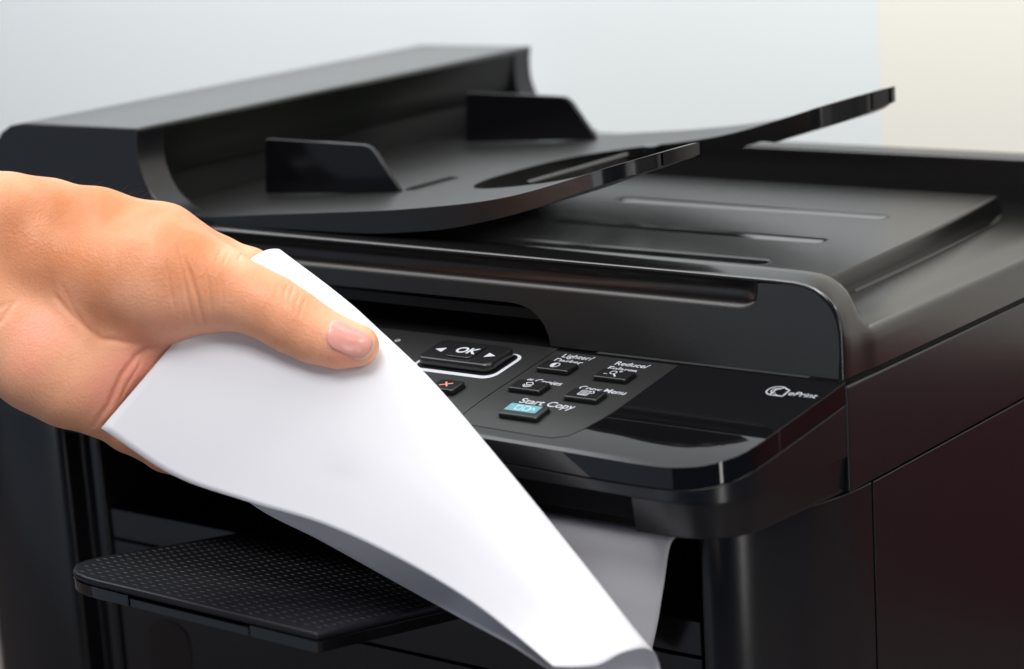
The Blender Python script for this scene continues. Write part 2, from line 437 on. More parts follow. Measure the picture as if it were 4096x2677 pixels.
# OK rocker with white surround
ring = MB()
o_ = rrect(-19.35, -14.72, -3.62, -1.02, .6, 8); i_ = rrect(-19.2, -14.92, -3.36, -1.08, .5, 8)
n = len(o_)
ring.add([pp(x, y, .024) for x, y in o_] + [pp(x, y, .024) for x, y in i_], [(k, (k + 1) % n, n + (k + 1) % n, n + k) for k in range(n)])
ring.add([pp(x, y, .022) for x, y in [(-19.1, -3.62), (-21.5, -2.9), (-21.5, -2.7), (-19.1, -3.2)]], [(0, 1, 2, 3)])
ring.build('white_surround', M_print, CP)
plate(rrect(-19.2, -14.92, -3.36, -1.06, .5, 8), .018, .023).build('rocker_slot', M_dark, CP)
rk = plate(rrect(-19.1, -15.15, -3.15, -1.12, .4, 8), .0, .42).build('button', M_btn, PR, bevel=.12, seg=4, label='wide rocker button with left and right arrows')
ok = plate(rrect(-17.75, -16.4, -2.82, -1.45, .25, 6), .40, .50).build('ok_key', M_btn, rk, bevel=.05)
text('OK', -17.55, -2.42, .505, .76, M_print, rk, bold=.02)
for q_ in ([(-18.72, -2.2), (-18.25, -1.98), (-18.25, -2.42)], [(-15.45, -2.2), (-15.92, -1.98), (-15.92, -2.42)]):
    plate(q_, .42, .427).build('arrow', M_print, rk)
# round print mark and word on the glossy corner
s = MB()
stroke(s, arc(-2.12, -1.45, .40, 60, 300, 20), .065, .0, .006)
stroke(s, arc(-2.12, -1.45, .22, 70, 290, 14), .05, .0, .006)
stroke(s, [(-2.2, -1.85), (-2.2, -1.35), (-1.95, -1.1), (-1.62, -1.3), (-1.62, -1.85)], .06, .001, .008, True)
s.build('print_mark', M_print, CP, label='round print mark with a page outline')
text('ePrint', -1.52, -1.68, .004, .52, M_print, CP, bold=.0, shear=.1)

# scanner lid ------------------------------------------------------
LD = None
zf = 28.7
outl = [(.10, 27.03), (.10, 28.0), (.10, 28.6), (.07, 29.0), (.0, 29.4), (-.15, 29.82), (-.27, 30.02), (-.42, 30.18), (-.74, 30.46), (-1.1, 30.66), (-1.55, 30.78), (-2.1, 30.84), (-3.0, 30.86), (-8, 30.88), (-20, 30.9), (-34, 30.92), (-48, 30.92)]
rows = []
ROWP = ((0.0, .18, -.17, 1), (.03, .09, -.09, 1), (.09, .03, -.03, 1), (.18, 0, 0, 1), (.7, 0, .14, 1), (1.15, 0, .20, 1), (1.4, 0, .15, .98), (1.6, 0, 0, .86), (1.8, 0, 0, .68), (2.0, 0, 0, .44), (2.15, 0, 0, .24), (2.35, 0, 0, .07), (2.6, 0, 0, 0.0))
for y, dx, dz, f in ROWP:
    r = []
    for k, (x, z) in enumerate(outl):
        zz = z if z <= zf else zf + (z - zf) * f
        w = 0 if k == 0 else min(1, max(0, (z - 27.03)))
        tx = 1 if k < 11 else 0
        r.append((x - dx * tx * (1 if k < 9 else .3), y, zz + (dz if z > 29 else 0) * (min(1, (z - 29) / 1.7) if z > 29 else 0)))
    rows.append(r)
sidep = [(.2, 27.03), (.2, 28.0), (.2, 28.42), (.19, 28.54), (.14, 28.63), (.05, 28.68), (-.1, 28.7)]
for r, (y, dx, dz, f) in zip(rows, ROWP):
    w = 0 if y < 1.3 else (1 - f if y < 2.5 else 1)
    for k in range(7):
        x, _, z = r[k]; r[k] = (x * (1 - w) + sidep[k][0] * w, y, z * (1 - w) + sidep[k][1] * w)
for y in (3.5, 8, 15, 22, 29.7):
    rows.append([(a, y, b) for a, b in sidep] + [(p[0], y, 28.7) for p in rows[0][7:]])
lm = MB(); m_ = len(outl)
lm.v = [p for r in rows for p in r]
for i_ in range(len(rows) - 1):
    for k in range(m_ - 1):
        if rows[i_][0][1] > 2.55 and k >= 6: continue
        lm.f.append((i_ * m_ + k, i_ * m_ + k + 1, (i_ + 1) * m_ + k + 1, (i_ + 1) * m_ + k))
# front face with the notch for the handle recess and the cut over the display
fx = [(-.16, 27.03)] + [(rows[0][k][0], rows[0][k][2]) for k in range(1, 12)]
face = fx + [(-3.70, 30.62), (-3.72, 30.2), (-3.82, 29.85), (-4.1, 29.62), (-4.6, 29.5), (-48, 29.5), (-48, 28.72), (-25, 28.74), (-16.3, 28.78), (-15.7, 28.72), (-15.2, 28.56), (-14.8, 28.3), (-14.5, 27.95), (-14.3, 27.5), (-14.2, 27.03)]
lm2 = MB().prism(face, 'y', 0.0, .55)
lm.build('lid', M_top, PR, smooth=50)
LD = [o for o in COL.objects if o.name == 'lid'][0]
lm2.build('lid_front', M_tex, LD, bevel=0.012, seg=2)
hr = []
for x in list(np.linspace(-48, -5, 12)) + list(np.linspace(-4.8, -3.7, 14)):
    e = max(0, (x + 4.7) / 1.0); q = math.sqrt(max(0, 1 - min(1, e) ** 2)) if e > 0 else 1
    zl = 29.48 + (1 - q) * .5
    hr.append([(x, .05, zl), (x, .05 + .15 * q, zl + .1), (x, .05 + .29 * q, zl + (30.0 - zl) * .6), (x, .05 + .33 * q, 30.15), (x, .05 + .25 * q, 30.5), (x, .04, 30.72)])
MB().loft(hr).build('handle_recess', M_recess, LD, smooth=80)
bx = MB().box(-48, -14.4, 4.6, 6, 26.5, 28.6)
bx.box(-48, .05, .55, 29.4, 28.0, 28.45)
bx.box(-14.1, -.1, .5, 2, 27.1, 28.2)
bx.build('lid_underside', M_dark, LD)
# lid top: margin, raised output plate and its grooves as one height field
ys = np.concatenate([np.arange(2.5, 7, .14), np.arange(7, 21, .11), np.arange(21, 29.7, .22)])
def ss(t): t = min(1, max(0, t)); return t * t * (3 - 2 * t)
def ex_(y): return -4.35 - (y - 7) * .07 + .35 * math.sin(max(0, (y - 3)) / 24 * math.pi)
def plate_z(x, y):
    ex = ex_(y)
    a = ss((ex - x) / .26 + .5) * ss((25.8 - y) / .35)
    z = zf + a * (.80 + .004 * (y - 5))
    near = max(0.0, x - ex)
    if x > ex: z -= .30 * math.exp(-(near / .42) ** 2) * ss((25.5 - y) / 2) * ss((y - 2.6) / 1.5)
    z += .03 * near * ss((-.1 - x) / 1.5)
    for gy in (8.2, 13.0, 18.9):
        dx = max(0, x + 8.65, -23 - x) ; d = math.hypot(dx * 1.0, (y - gy))
        z -= .05 * ss((.50 - d) / .08 + .2)
    return z
off = list(np.arange(-36, -20, .6)) + list(np.arange(-20, -6.6, .3)) + list(np.arange(-6.6, -2.2, .14)) + list(np.arange(-2.2, -.6, .3)) + list(np.arange(-.6, .3, .05)) + [.3, .4, .5, .65, .8, 1.0, 1.3, 1.8]
rows = []
for y in ys:
    e0 = ex_(y); xs_ = [e0 + q_ for q_ in off]; l_ = xs_[-1]
    xs_ += [l_ + (-.1 - l_) * k / 6 for k in range(1, 7)]
    rows.append([(x, y, plate_z(x, y)) for x in xs_])
MB().loft(rows).build('lid_top', M_plate, LD, smooth=60)
MB().box(-48, .2, 28.25, 29.8, 27.1, 31.0).build('back_rim', M_top, LD, bevel=.25)
for gy in (8.2, 13.0, 18.9):
    MB().add([(x, y, plate_z(-15, gy) + .012) for x, y in rrect(-23.3, -8.3, gy - .40, gy + .40, .38, 6)], [tuple(range(28))]).build('groove_liner', M_groove, LD)


# document feeder --------------------------------------------------
ridge = [(-38.5, 35.48), (-38.62, 34.9), (-38.66, 34.2), (-38.58, 33.5), (-38.3, 32.75), (-37.8, 32.1), (-37.0, 31.55), (-36.0, 31.2), (-34.2, 30.98)]
back_ = [(-49.6, 30.98), (-49.6, 32.4), (-49.45, 33.4), (-49.1, 34.2), (-48.5, 34.85), (-47.7, 35.25), (-46.7, 35.42)]
AD = MB().prism(ridge + back_, 'y', 0.15, 2.0).build('feeder_cheek', M_satin, PR, bevel=0.28, seg=5, label='front end cheek of the document feeder')
MB().prism(ridge + back_, 'y', 30.4, 32.0).build('feeder_cheek', M_satin, PR, bevel=0.28, seg=5, label='rear end cheek of the document feeder')
hs = [(-38.52, 35.47), (-38.75, 34.9), (-38.9, 34.0), (-38.9, 33.1), (-39.0, 32.95), (-39.9, 32.9), (-39.9, 30.98)] + back_
MB().prism([(x, z - .12) for x, z in hs], 'y', 1.9, 30.5).build('feeder_face', M_face, PR, bevel=0.1, seg=3)
tp_ = [(-38.5, 35.25), (-38.5, 35.42), (-38.6, 35.49), (-46.7, 35.44), (-47.7, 35.27), (-48.5, 34.87), (-48.45, 34.7)]
MB().prism(tp_, 'y', .2, 31.9).build('feeder_cover', M_top, PR, bevel=0.03, seg=2)
MB().box(-41.6, -33, 2, 30.4, 30.6, 30.99).build('feeder_throat', M_dark, PR)
MB().box(-39.95, -39.8, 2.1, 30.3, 31.0, 32.88).build('feeder_slot', M_dark, PR)

XT = [-40.5, -34.1, -32.4, -27.5, -22.65, -18.33, -15.94, -12.47, -11.42, -10.56, -9.91, -9.1, -8.9]
ZT = [31.2, 31.33, 31.54, 31.95, 32.37, 32.93, 33.39, 34.40, 34.75, 35.0, 35.18, 35.37, 35.42]
XB = [-40.5, -34, -24.2, -19.9, -16, -12.5, -11.46, -10.6, -9.95, -9.5, -8.95]
ZB = [30.85, 30.95, 31.15, 31.63, 32.54, 33.71, 34.06, 34.35, 34.54, 34.68, 34.91]
def smoothed(X, Z, x):
    return sum(np.interp(x + d, X, Z) * w for d, w in ((-1.6, 1), (-.8, 2), (0, 3), (.8, 2), (1.6, 1))) / 9 if x < -11.5 else np.interp(x, X, Z)
xs = sorted(set([round(float(v), 3) for v in np.concatenate([np.arange(-40.5, -24.6, .75), [-24.42, -24.4, -24.38, -24.34], np.arange(-24.28, -19.8, .12), np.arange(-19.5, -12.6, .35), np.arange(-12.6, -9.62, .1), [-9.62]])]))
def edges(x):
    y0 = float(np.interp(x, [-13.2, -12.5, -11.9, -11.42, -10.95, -10.56, -10.2, -9.91, -9.7, -9.56, -9.25, -9.1, -9.06], [.5, .5, .53, .6, .74, .95, 1.25, 1.6, 1.97, 2.3, 3.2, 4.0, 4.4]))
    y1 = float(np.interp(x, [-24, -14], [24.0, 22.9])) - (0 if x < -13 else 1.7 * ((x + 13) / 4) ** 2)
    b_ = float(np.interp(x, [-11.6, -11.1, -10.6, -10.2, -9.98, -9.6, -9.3, -9.06], [17.8, 17.95, 18.4, 18.95, 19.3, 20.1, 20.9, 21.6]))
    h = 0
    if x > -24.4: h = 6.2 * max(0, 1 - (min(0, -(x + 19.9)) if x > -19.9 else 0) - abs(min(0, x + 19.9) / 4.5) ** 2.6) ** (1 / 2.6) if x < -19.9 else 6.2
    a_ = 11.6 - h
    if x > -10.2: a_ = 5.4 - (x + 10.2) * .95
    return y0, a_, max(11.6 + h, b_ if x > -11.6 else 0), y1
V = []; F = []; top = []; bot = []
N = 8
for x in xs:
    y0, a, b, y1 = edges(x)
    zt = smoothed(XT, ZT, x); zb = smoothed(XB, ZB, x)
    ysl = [y0 + (a - y0) * k / N for k in range(N + 1)] + [b + (y1 - b) * k / N for k in range(N + 1)]
    ed = .10
    ti = []; bi = []
    for k, y in enumerate(ysl):
        ti.append(len(V)); V.append((x, y, zt))
    zr = min(zb, float(np.interp(x, [-15.5, -13.55, -12.35, -10.69, -9.68, -8.67], [zb, 33.05, 33.45, 33.91, 34.29, 34.85]))) if x > -15.4 else zb
    for k, y in enumerate(ysl):
        bi.append(len(V)); V.append((x, y, zr if k > N else zb))
    top.append((ti, a < b - 1e-6)); bot.append(bi)
for i in range(len(xs) - 1):
    t0, o0 = top[i]; t1, o1 = top[i + 1]; c0, c1 = bot[i], bot[i + 1]
    for k in list(range(N)) + list(range(N + 1, 2 * N + 1)):
        F.append((t0[k], t0[k + 1], t1[k + 1], t1[k])); F.append((c0[k], c1[k], c1[k + 1], c0[k + 1]))
    F.append((t0[0], t1[0], c1[0], c0[0])); F.append((t0[-1], c0[-1], c1[-1], t1[-1]))
    if o0 or o1:
        F.append((t0[N], c0[N], c1[N], t1[N])); F.append((t0[N + 1], t1[N + 1], c1[N + 1], c0[N + 1]))
for s_ in (0, N + 1):
    F.append(tuple([top[-1][0][k] for k in range(s_, s_ + N + 1)] + [bot[-1][k] for k in range(s_ + N, s_ - 1, -1)]))
me = bpy.data.meshes.new('input_tray'); me.from_pydata([(v[0] * S, v[1] * S, v[2] * S) for v in V], [], F)
bm = bmesh.new(); bm.from_mesh(me); bmesh.ops.remove_doubles(bm, verts=bm.verts, dist=1e-6)
bmesh.ops.dissolve_degenerate(bm, dist=1e-6, edges=bm.edges); bmesh.ops.recalc_face_normals(bm, faces=bm.faces); bm.to_mesh(me); bm.free()
me.materials.append(M_traytop); me.materials.append(M_tray_shade)
for p_ in me.polygons: p_.material_index = 0 if p_.normal.z > .55 else 1  # faces not turned up get the darkened copy
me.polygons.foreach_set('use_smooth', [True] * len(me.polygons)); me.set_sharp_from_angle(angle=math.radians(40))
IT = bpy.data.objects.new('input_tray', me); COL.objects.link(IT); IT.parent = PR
bv = IT.modifiers.new('edge', 'BEVEL'); bv.width = .07 * S; bv.segments = 3; bv.limit_method = 'ANGLE'; bv.angle_limit = math.radians(45); bv.harden_normals = True
# end pieces of the two arms, parted by a gap
for which in (0, 1):
    mb = MB(); rr = []
    for x in (-9.54, -9.4, -9.25, -9.12, -9.06):
        e = edges(x); y0, y1 = (e[0], e[1]) if which == 0 else (e[2], e[3])
        zt = float(np.interp(x, XT, ZT)); zb = float(np.interp(x, XB, ZB)) if which == 0 else float(np.interp(x, [-9.68, -8.67], [34.29, 34.85]))
        rr.append([(x, y0, zt), (x, y1, zt), (x, y1, zb), (x, y0, zb)])
    mb.loft(rr, True, True).build('arm_end', M_tray_shade, IT, bevel=.06)
MB().prism([(-21.6, 31.5), (-21.45, 31.5), (-21.3, 32.3), (-21.45, 32.4), (-21.6, 32.32)], 'y', 8.6, 16.8).build('stop_bar', M_top, IT, bevel=.06)
MB().tube([(-20.4, 17.35, 31.9), (-20.4, 17.35, 32.7)], .38, 20).build('hinge_post', M_gloss, IT)
MB().box(-27.15, -26.6, 6.4, 9.8, 31.9, 32.08).build('guide_slot', M_gloss, IT, bevel=.03)
gp = [(-36.0, 31.4), (-35.7, 34.12), (-35.4, 34.2), (-29.3, 34.14), (-28.95, 34.08), (-28.6, 33.85), (-27.2, 32.05), (-27.2, 31.9)]
MB().prism(gp, 'y', 6.0, 6.3).build('paper_guide', M_fin, PR, bevel=.1, seg=4)
gr = [(x, z + .05) for x, z in gp]
MB().prism(gr, 'y', 22.1, 22.4).build('paper_guide', M_fin, PR, bevel=.1, seg=4)
bpy.context.view_layer.update()
adopt(PR)

# ------------------------------------------------------------------ papers
def sheet(name, rows, nu, nv, label, thick=.012):
    R = [catmull(r, nv) for r in rows]
    R = np.array(R)
    out = np.array([catmull(R[:, j], nu) for j in range(nv)]).transpose(1, 0, 2)
    return out
held = sheet('paper_sheet', [[[-24.896, -16.202, 26.301], [-23.61, -14.35, 28.45], [-22.522, -12.264, 30.594], [-21.765, -10.602, 32.032], [-21.39, -9.605, 32.546], [-21.274, -8.682, 32.41], [-22.17, -8.151, 31.632], [-23.231, -8.555, 29.108], [-23.901, -9.71, 26.191], [-24.271, -11.163, 23.382]], [[-22.199, -15.119, 24.383], [-20.969, -13.825, 26.117], [-19.814, -12.461, 27.821], [-18.793, -10.958, 29.48], [-18.314, -9.593, 30.596], [-18.579, -8.561, 30.893], [-19.411, -8.048, 30.074], [-20.415, -8.51, 27.579], [-21.09, -9.681, 24.698], [-21.501, -11.126, 21.921]], [[-19.356, -14.099, 23.418], [-18.275, -12.973, 24.979], [-17.267, -11.775, 26.508], [-16.401, -10.422, 27.984], [-15.971, -9.223, 28.98], [-16.201, -8.298, 29.231], [-16.924, -7.832, 28.456], [-17.789, -8.249, 26.118], [-18.367, -9.31, 23.426], [-18.714, -10.619, 20.834]], [[-15.938, -13.25, 22.675], [-15.058, -12.368, 23.946], [-14.249, -11.412, 25.185], [-13.589, -10.284, 26.361], [-13.249, -9.308, 27.155], [-13.462, -8.512, 27.328], [-14.093, -8.098, 26.629], [-14.877, -8.479, 24.571], [-15.424, -9.437, 22.217], [-15.774, -10.619, 19.957]], [[-12.476, -12.994, 21.758], [-11.748, -12.311, 22.755], [-11.087, -11.554, 23.718], [-10.583, -10.606, 24.607], [-10.298, -9.822, 25.213], [-10.485, -9.146, 25.315], [-11.028, -8.781, 24.714], [-11.741, -9.109, 23.019], [-12.266, -9.942, 21.102], [-12.624, -10.972, 19.271]], [[-9.153, -13.009, 20.678], [-8.447, -12.451, 21.314], [-7.806, -11.817, 21.914], [-7.327, -10.975, 22.427], [-7.007, -10.33, 22.783], [-7.131, -9.752, 22.79], [-7.638, -9.458, 22.347], [-8.465, -9.813, 21.233], [-9.193, -10.618, 20.022], [-9.785, -11.593, 18.888]], [[-6.533, -13.319, 19.687], [-5.818, -12.828, 20.073], [-5.166, -12.26, 20.423], [-4.682, -11.466, 20.671], [-4.311, -10.922, 20.864], [-4.37, -10.429, 20.816], [-4.846, -10.213, 20.521], [-5.788, -10.616, 19.921], [-6.715, -11.417, 19.323], [-7.533, -12.359, 18.791]], [[-4.211, -14.17, 19.201], [-3.553, -13.925, 19.221], [-2.743, -13.412, 19.277], [-2.229, -12.78, 19.586], [-1.91, -12.025, 19.587], [-1.915, -11.313, 19.294], [-1.91, -10.879, 18.81], [-2.101, -10.732, 17.875], [-3.475, -11.751, 17.29], [-5.54, -13.094, 18.599]]], 70, 90, '')
# a soft dent where the thumb presses and faint ripples running from it
nrm = np.cross(np.gradient(held, axis=0), np.gradient(held, axis=1)); nrm /= np.linalg.norm(nrm, axis=2, keepdims=True)
pc = np.array([-16.832, -8.956, 28.281])
D = np.linalg.norm(held - pc, axis=2)
held = held + nrm * (-1 * .22 * np.exp(-(D / 1.3) ** 2))[..., None]
for a, b, amp, wd in [([-16.44, -8.584, 28.503], [-19.478, -11.79, 25.715], 0.2, 0.7), ([-16.25, -9.481, 27.3], [-15.815, -11.939, 24.062], 0.22, 0.8), ([-16.534, -8.075, 28.917], [-16.409, -8.66, 28.164], 0.07, 0.25)]:
    a = np.array(a); b = np.array(b); ab = b - a
    t = np.clip(((held - a) @ ab) / (ab @ ab), 0, 1); d = np.linalg.norm(held - (a + t[..., None] * ab), axis=2)
    held = held + nrm * (1 * amp * np.exp(-(d / wd) ** 2) * np.sin(np.pi * np.clip(t * .9 + .1, 0, 1)))[..., None]
o = MB().loft([list(map(tuple, r)) for r in held]).build('paper_sheet', M_paper, None, smooth=180)
so = o.modifiers.new('thickness', 'SOLIDIFY'); so.thickness = .012 * S; so.offset = 0
o['label'] = 'blank white sheet of paper curled over and pinched by the thumb'; o['category'] = 'paper'
pth = [(4, 20.4, -4.0), (0, 21.3, -4.0), (-3, 21.7, -4.0), (-5.2, 21.75, -4.05), (-6.1, 21.7, -4.15), (-6.3, 21.2, -4.3), (-6.1, 20.25, -4.62), (-5.9, 19.05, -5.01), (-5.6, 17.8, -5.48), (-5.3, 16.5, -6.03), (-5.1, 15.7, -6.35)]
pth = catmull(pth, 41)
r2 = []
for i in range(0, 41, 2):
    r = []
    for dx, sc in ((0, 1.0), (-2, .96), (-4.5, .89), (-7, .79), (-11, .62)):
        q = i * sc; a = int(q); f_ = q - a; p = pth[a] * (1 - f_) + pth[min(a + 1, 40)] * f_
        r.append((p[2] + dx, p[0] + .22 * math.sin(dx * .42) * (i / 41), p[1]))
    r2.append(r)
lower = sheet('', r2, 50, 40, '')
o = MB().loft([list(map(tuple, r)) for r in lower]).build('paper_sheet', M_paper, None, smooth=180)
so = o.modifiers.new('thickness', 'SOLIDIFY'); so.thickness = .012 * S; so.offset = 0
o['label'] = 'shaded sheet of paper sliding out under the control panel'; o['category'] = 'paper'

# ------------------------------------------------------------------ the hand
# tapered capsules in a frame fixed to the hand (x to the fingertips side, y down, z away from the palm side), centimetres
HM = np.array([[0.794724, 0.090316, -0.600214], [0.60384, -0.217945, 0.766731], [-0.061566, -0.971773, -0.227743]]); HO = np.array([-23.2472, -12.1138, 29.9213])
PALM = [[([-23.496, -7.336, -0.704], 4.369), ([-15.262, -4.743, -0.176], 3.953), ([-11.133, -4.057, 0.176], 2.998), ([-7.644, -4.33, 0.352], 1.767), ([-6.088, -4.339, 0.528], 1.522), ([-4.084, -3.975, 0.704], 1.525), ([-1.394, -3.338, 0.739], 1.525), ([-0.55, -2.879, 0.792], 1.42)], [([-15.365, -2.646, 0.176], 3.35), ([-11.221, -2.48, 0.528], 2.655), ([-6.335, -2.491, 0.88], 1.599), ([-1.215, -1.073, 1.091], 1.46)], [([-15.417, -1.768, 0.352], 3.18), ([-11.221, -1.418, 0.528], 2.478), ([-6.672, -0.536, 0.792], 1.597), ([-2.099, 0.884, 1.056], 1.352)], [([-15.417, -0.885, 0.352], 3.003), ([-11.133, -0.883, 0.176], 2.469), ([-8.292, 0.528, 0.088], 1.903), ([-6.354, 1.761, 0.088], 1.832), ([-5.049, 2.644, 0.176], 1.622), ([-4.034, 3.268, 0.422], 1.308)], [([-5.347, 1.235, 0.352], 1.767), ([-3.457, 1.769, 0.669], 1.489), ([-1.555, 1.595, 0.986], 1.387)]]
THENAR = [[([-5.809, -2.64, 0.0], 1.584), ([-3.315, -1.932, -0.176], 2.073), ([-0.979, -1.66, -0.528], 2.451), ([0.646, -1.495, -0.915], 1.691)]]
THUMB = [([-0.08, -1.657, -0.704], 1.922), ([0.653, -1.494, -0.968], 1.69), ([1.443, -1.279, -1.303], 1.493), ([2.381, -0.996, -1.619], 1.35), ([3.327, -0.595, -1.901], 1.294), ([4.237, -0.042, -2.042], 1.258), ([5.148, 0.475, -2.218], 1.135), ([6.07, 0.819, -2.359], 0.979), ([6.882, 0.922, -2.429], 0.858)]
FINGERS = [[([-0.646, -2.845, 0.845], 1.278), ([0.783, -2.568, 1.056], 1.068), ([2.148, -2.111, 1.267], 0.981), ([3.918, -1.078, 1.408], 0.893), ([5.525, -0.186, 1.408], 0.786)], [([-1.215, -1.073, 1.091], 1.317), ([0.708, -0.096, 1.373], 1.107), ([2.839, 0.886, 1.479], 1.001), ([4.984, 1.958, 1.479], 0.894), ([6.056, 2.494, 1.479], 0.786)], [([-2.099, 0.884, 1.056], 1.246), ([-0.18, 1.778, 1.338], 1.071), ([1.946, 2.852, 1.479], 0.965), ([3.908, 3.925, 1.514], 0.858), ([4.981, 4.462, 1.514], 0.751)], [([-4.053, 3.271, 0.528], 1.203), ([-2.777, 4.293, 0.845], 1.03), ([-1.304, 5.263, 1.091], 0.89), ([0.013, 5.912, 1.232], 0.749), ([1.074, 6.237, 1.303], 0.642)]]
CREASE = [([[-0.352, -3.344], [-0.088, -2.288], [0.141, -1.056], [0.352, 0.264]], 0.053, 0.062), ([[0.035, -2.64], [0.317, -1.76], [0.563, -0.88], [0.739, 0.211]], 0.088, 0.07), ([[-0.704, -2.64], [-0.563, -1.584], [-0.352, -0.352]], 0.026, 0.062), ([[0.88, -2.288], [1.021, -1.232], [1.091, -0.176]], 0.032, 0.053), ([[1.496, -1.936], [1.549, -0.88], [1.496, 0.088]], 0.026, 0.053), ([[4.084, -1.549], [3.978, -1.056], [4.084, -0.528]], 0.053, 0.046), ([[4.33, -1.443], [4.189, -0.88], [4.26, -0.44]], 0.053, 0.046), ([[4.612, -1.232], [4.471, -0.792], [4.401, -0.264]], 0.056, 0.046), ([[4.858, -1.021], [4.717, -0.616], [4.612, -0.141]], 0.039, 0.046), ([[3.696, -1.584], [3.696, -1.056]], 0.021, 0.046), ([[3.696, 0.704], [3.556, 0.968], [3.485, 1.144]], 0.053, 0.053), ([[-5.545, -1.936], [-5.369, -1.056], [-4.929, -0.493], [-4.313, 0.123], [-3.591, 0.669], [-2.64, 0.81], [-1.848, 0.88]], 0.079, 0.123), ([[-1.021, 0.933], [-1.76, 1.091], [-2.218, 1.373], [-2.764, 2.147], [-3.309, 3.344], [-3.872, 4.084], [-4.33, 4.401]], 0.088, 0.106), ([[-1.848, 0.968], [-2.112, 1.76], [-2.64, 2.64], [-2.992, 3.344]], 0.044, 0.062), ([[-5.105, -1.672], [-4.665, -0.528], [-3.96, 0.44]], 0.053, 0.106), ([[-6.865, -1.056], [-7.393, -0.176], [-7.921, 0.44]], 0.035, 0.088), ([[-7.217, -0.88], [-7.569, -0.528], [-8.097, -0.176]], 0.035, 0.088), ([[1.408, -2.992], [1.267, -2.64], [1.232, -2.288]], 0.035, 0.044), ([[1.672, -2.904], [1.584, -2.552], [1.514, -2.2]], 0.035, 0.044), ([[2.147, -2.816], [2.042, -2.464]], 0.044, 0.044), ([[-1.655, 5.633], [-1.725, 5.897], [-1.76, 6.161]], 0.035, 0.044), ([[-3.96, 4.489], [-3.696, 4.577], [-3.415, 4.841]], 0.053, 0.053)]
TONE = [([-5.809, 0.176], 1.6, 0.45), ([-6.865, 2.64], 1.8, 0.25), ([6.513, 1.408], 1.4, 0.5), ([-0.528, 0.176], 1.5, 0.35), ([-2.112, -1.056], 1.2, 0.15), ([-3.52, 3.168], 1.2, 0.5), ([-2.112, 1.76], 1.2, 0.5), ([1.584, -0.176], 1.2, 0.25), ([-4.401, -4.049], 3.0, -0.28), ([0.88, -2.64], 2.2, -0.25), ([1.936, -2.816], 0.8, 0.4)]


def cone(P, a, ra, b, rb):
    a = np.array(a); b = np.array(b); ab = b - a; L = ab @ ab
    t = np.clip((P - a) @ ab / L, 0, 1)
    return np.linalg.norm(P - (a + t[..., None] * ab), axis=-1) - (ra + (rb - ra) * t)


def smin(a, b, k):
    h = np.maximum(k - np.abs(a - b), 0) / k
    return np.minimum(a, b) - h * h * k / 4


def chain(P, C, k):
    d = None
    for (a, ra), (b, rb) in zip(C[:-1], C[1:]):
        e = cone(P, a, ra, b, rb); d = e if d is None else smin(d, e, k)
    return d


def sdf(P):
    d = None
    for C in PALM:
        e = chain(P, C, .5); d = e if d is None else smin(d, e, 1.6)
    for C in THENAR:
        d = smin(d, chain(P, C, .5), 1.0)
    f = None
    for C in FINGERS:
        e = chain(P, C, .25); f = e if f is None else smin(f, e, .06)
    d = smin(d, f, .45)
    d = smin(d, chain(P, THUMB, .35), .7)
    return d


def surface_nets(lo, hi, h):
    n = [int(math.ceil((hi[i] - lo[i]) / h)) + 1 for i in range(3)]
    ax = [lo[i] + h * np.arange(n[i]) for i in range(3)]
    vol = np.empty(n)
    for i in range(n[0]):
        G = np.stack(np.meshgrid([ax[0][i]], ax[1], ax[2], indexing='ij'), -1)
        vol[i] = sdf(G)[0]
    ins = vol < 0
    cs = ins[:-1, :-1, :-1].astype(np.int8)
    tot = sum(ins[a:n[0] - 1 + a, b:n[1] - 1 + b, c_:n[2] - 1 + c_].astype(np.int8) for a in (0, 1) for b in (0, 1) for c_ in (0, 1))
    act = np.argwhere((tot > 0) & (tot < 8))
    idx = -np.ones([k - 1 for k in n], int); idx[tuple(act.T)] = np.arange(len(act))
    acc = np.zeros((len(act), 3)); cnt = np.zeros(len(act))
    cor = [(a, b, c_) for a in (0, 1) for b in (0, 1) for c_ in (0, 1)]
    for p in cor:
        for q_ in range(3):
            if p[q_]: continue
            r = list(p); r[q_] = 1
            A = act + np.array(p); B = act + np.array(r)
            va = vol[tuple(A.T)]; vb = vol[tuple(B.T)]
            m = (va < 0) != (vb < 0)
            t = np.where(m, va / np.where(m, va - vb, 1), 0)
            acc[m] += (np.array(p) + t[:, None] * (np.array(r) - np.array(p)))[m]; cnt[m] += 1
    V = (act + acc / cnt[:, None]) * h + np.array(lo)
    F = []
    for q_ in range(3):
        sl0 = [slice(None)] * 3; sl1 = [slice(None)] * 3; sl0[q_] = slice(0, -1); sl1[q_] = slice(1, None)
        ch = np.argwhere(ins[tuple(sl0)] != ins[tuple(sl1)])
        u, w = [k for k in range(3) if k != q_]
        ok_ = (ch[:, u] > 0) & (ch[:, w] > 0) & (ch[:, u] < n[u] - 1) & (ch[:, w] < n[w] - 1); ch = ch[ok_]
        def cid(du, dw):
            c2 = ch.copy(); c2[:, u] -= du; c2[:, w] -= dw; return idx[tuple(c2.T)]
        F.append(np.stack([cid(1, 1), cid(0, 1), cid(0, 0), cid(1, 0)], 1))
    return V, np.concatenate(F)


def project(V, steps=3):
    e = .01
    for _ in range(steps):
        d = sdf(V)
        g_ = np.stack([sdf(V + np.eye(3)[i] * e) - sdf(V - np.eye(3)[i] * e) for i in range(3)], 1) / (2 * e)
        g_ /= np.maximum(np.linalg.norm(g_, axis=1, keepdims=True), 1e-6)
        V = V - g_ * d[:, None]
    return V, g_


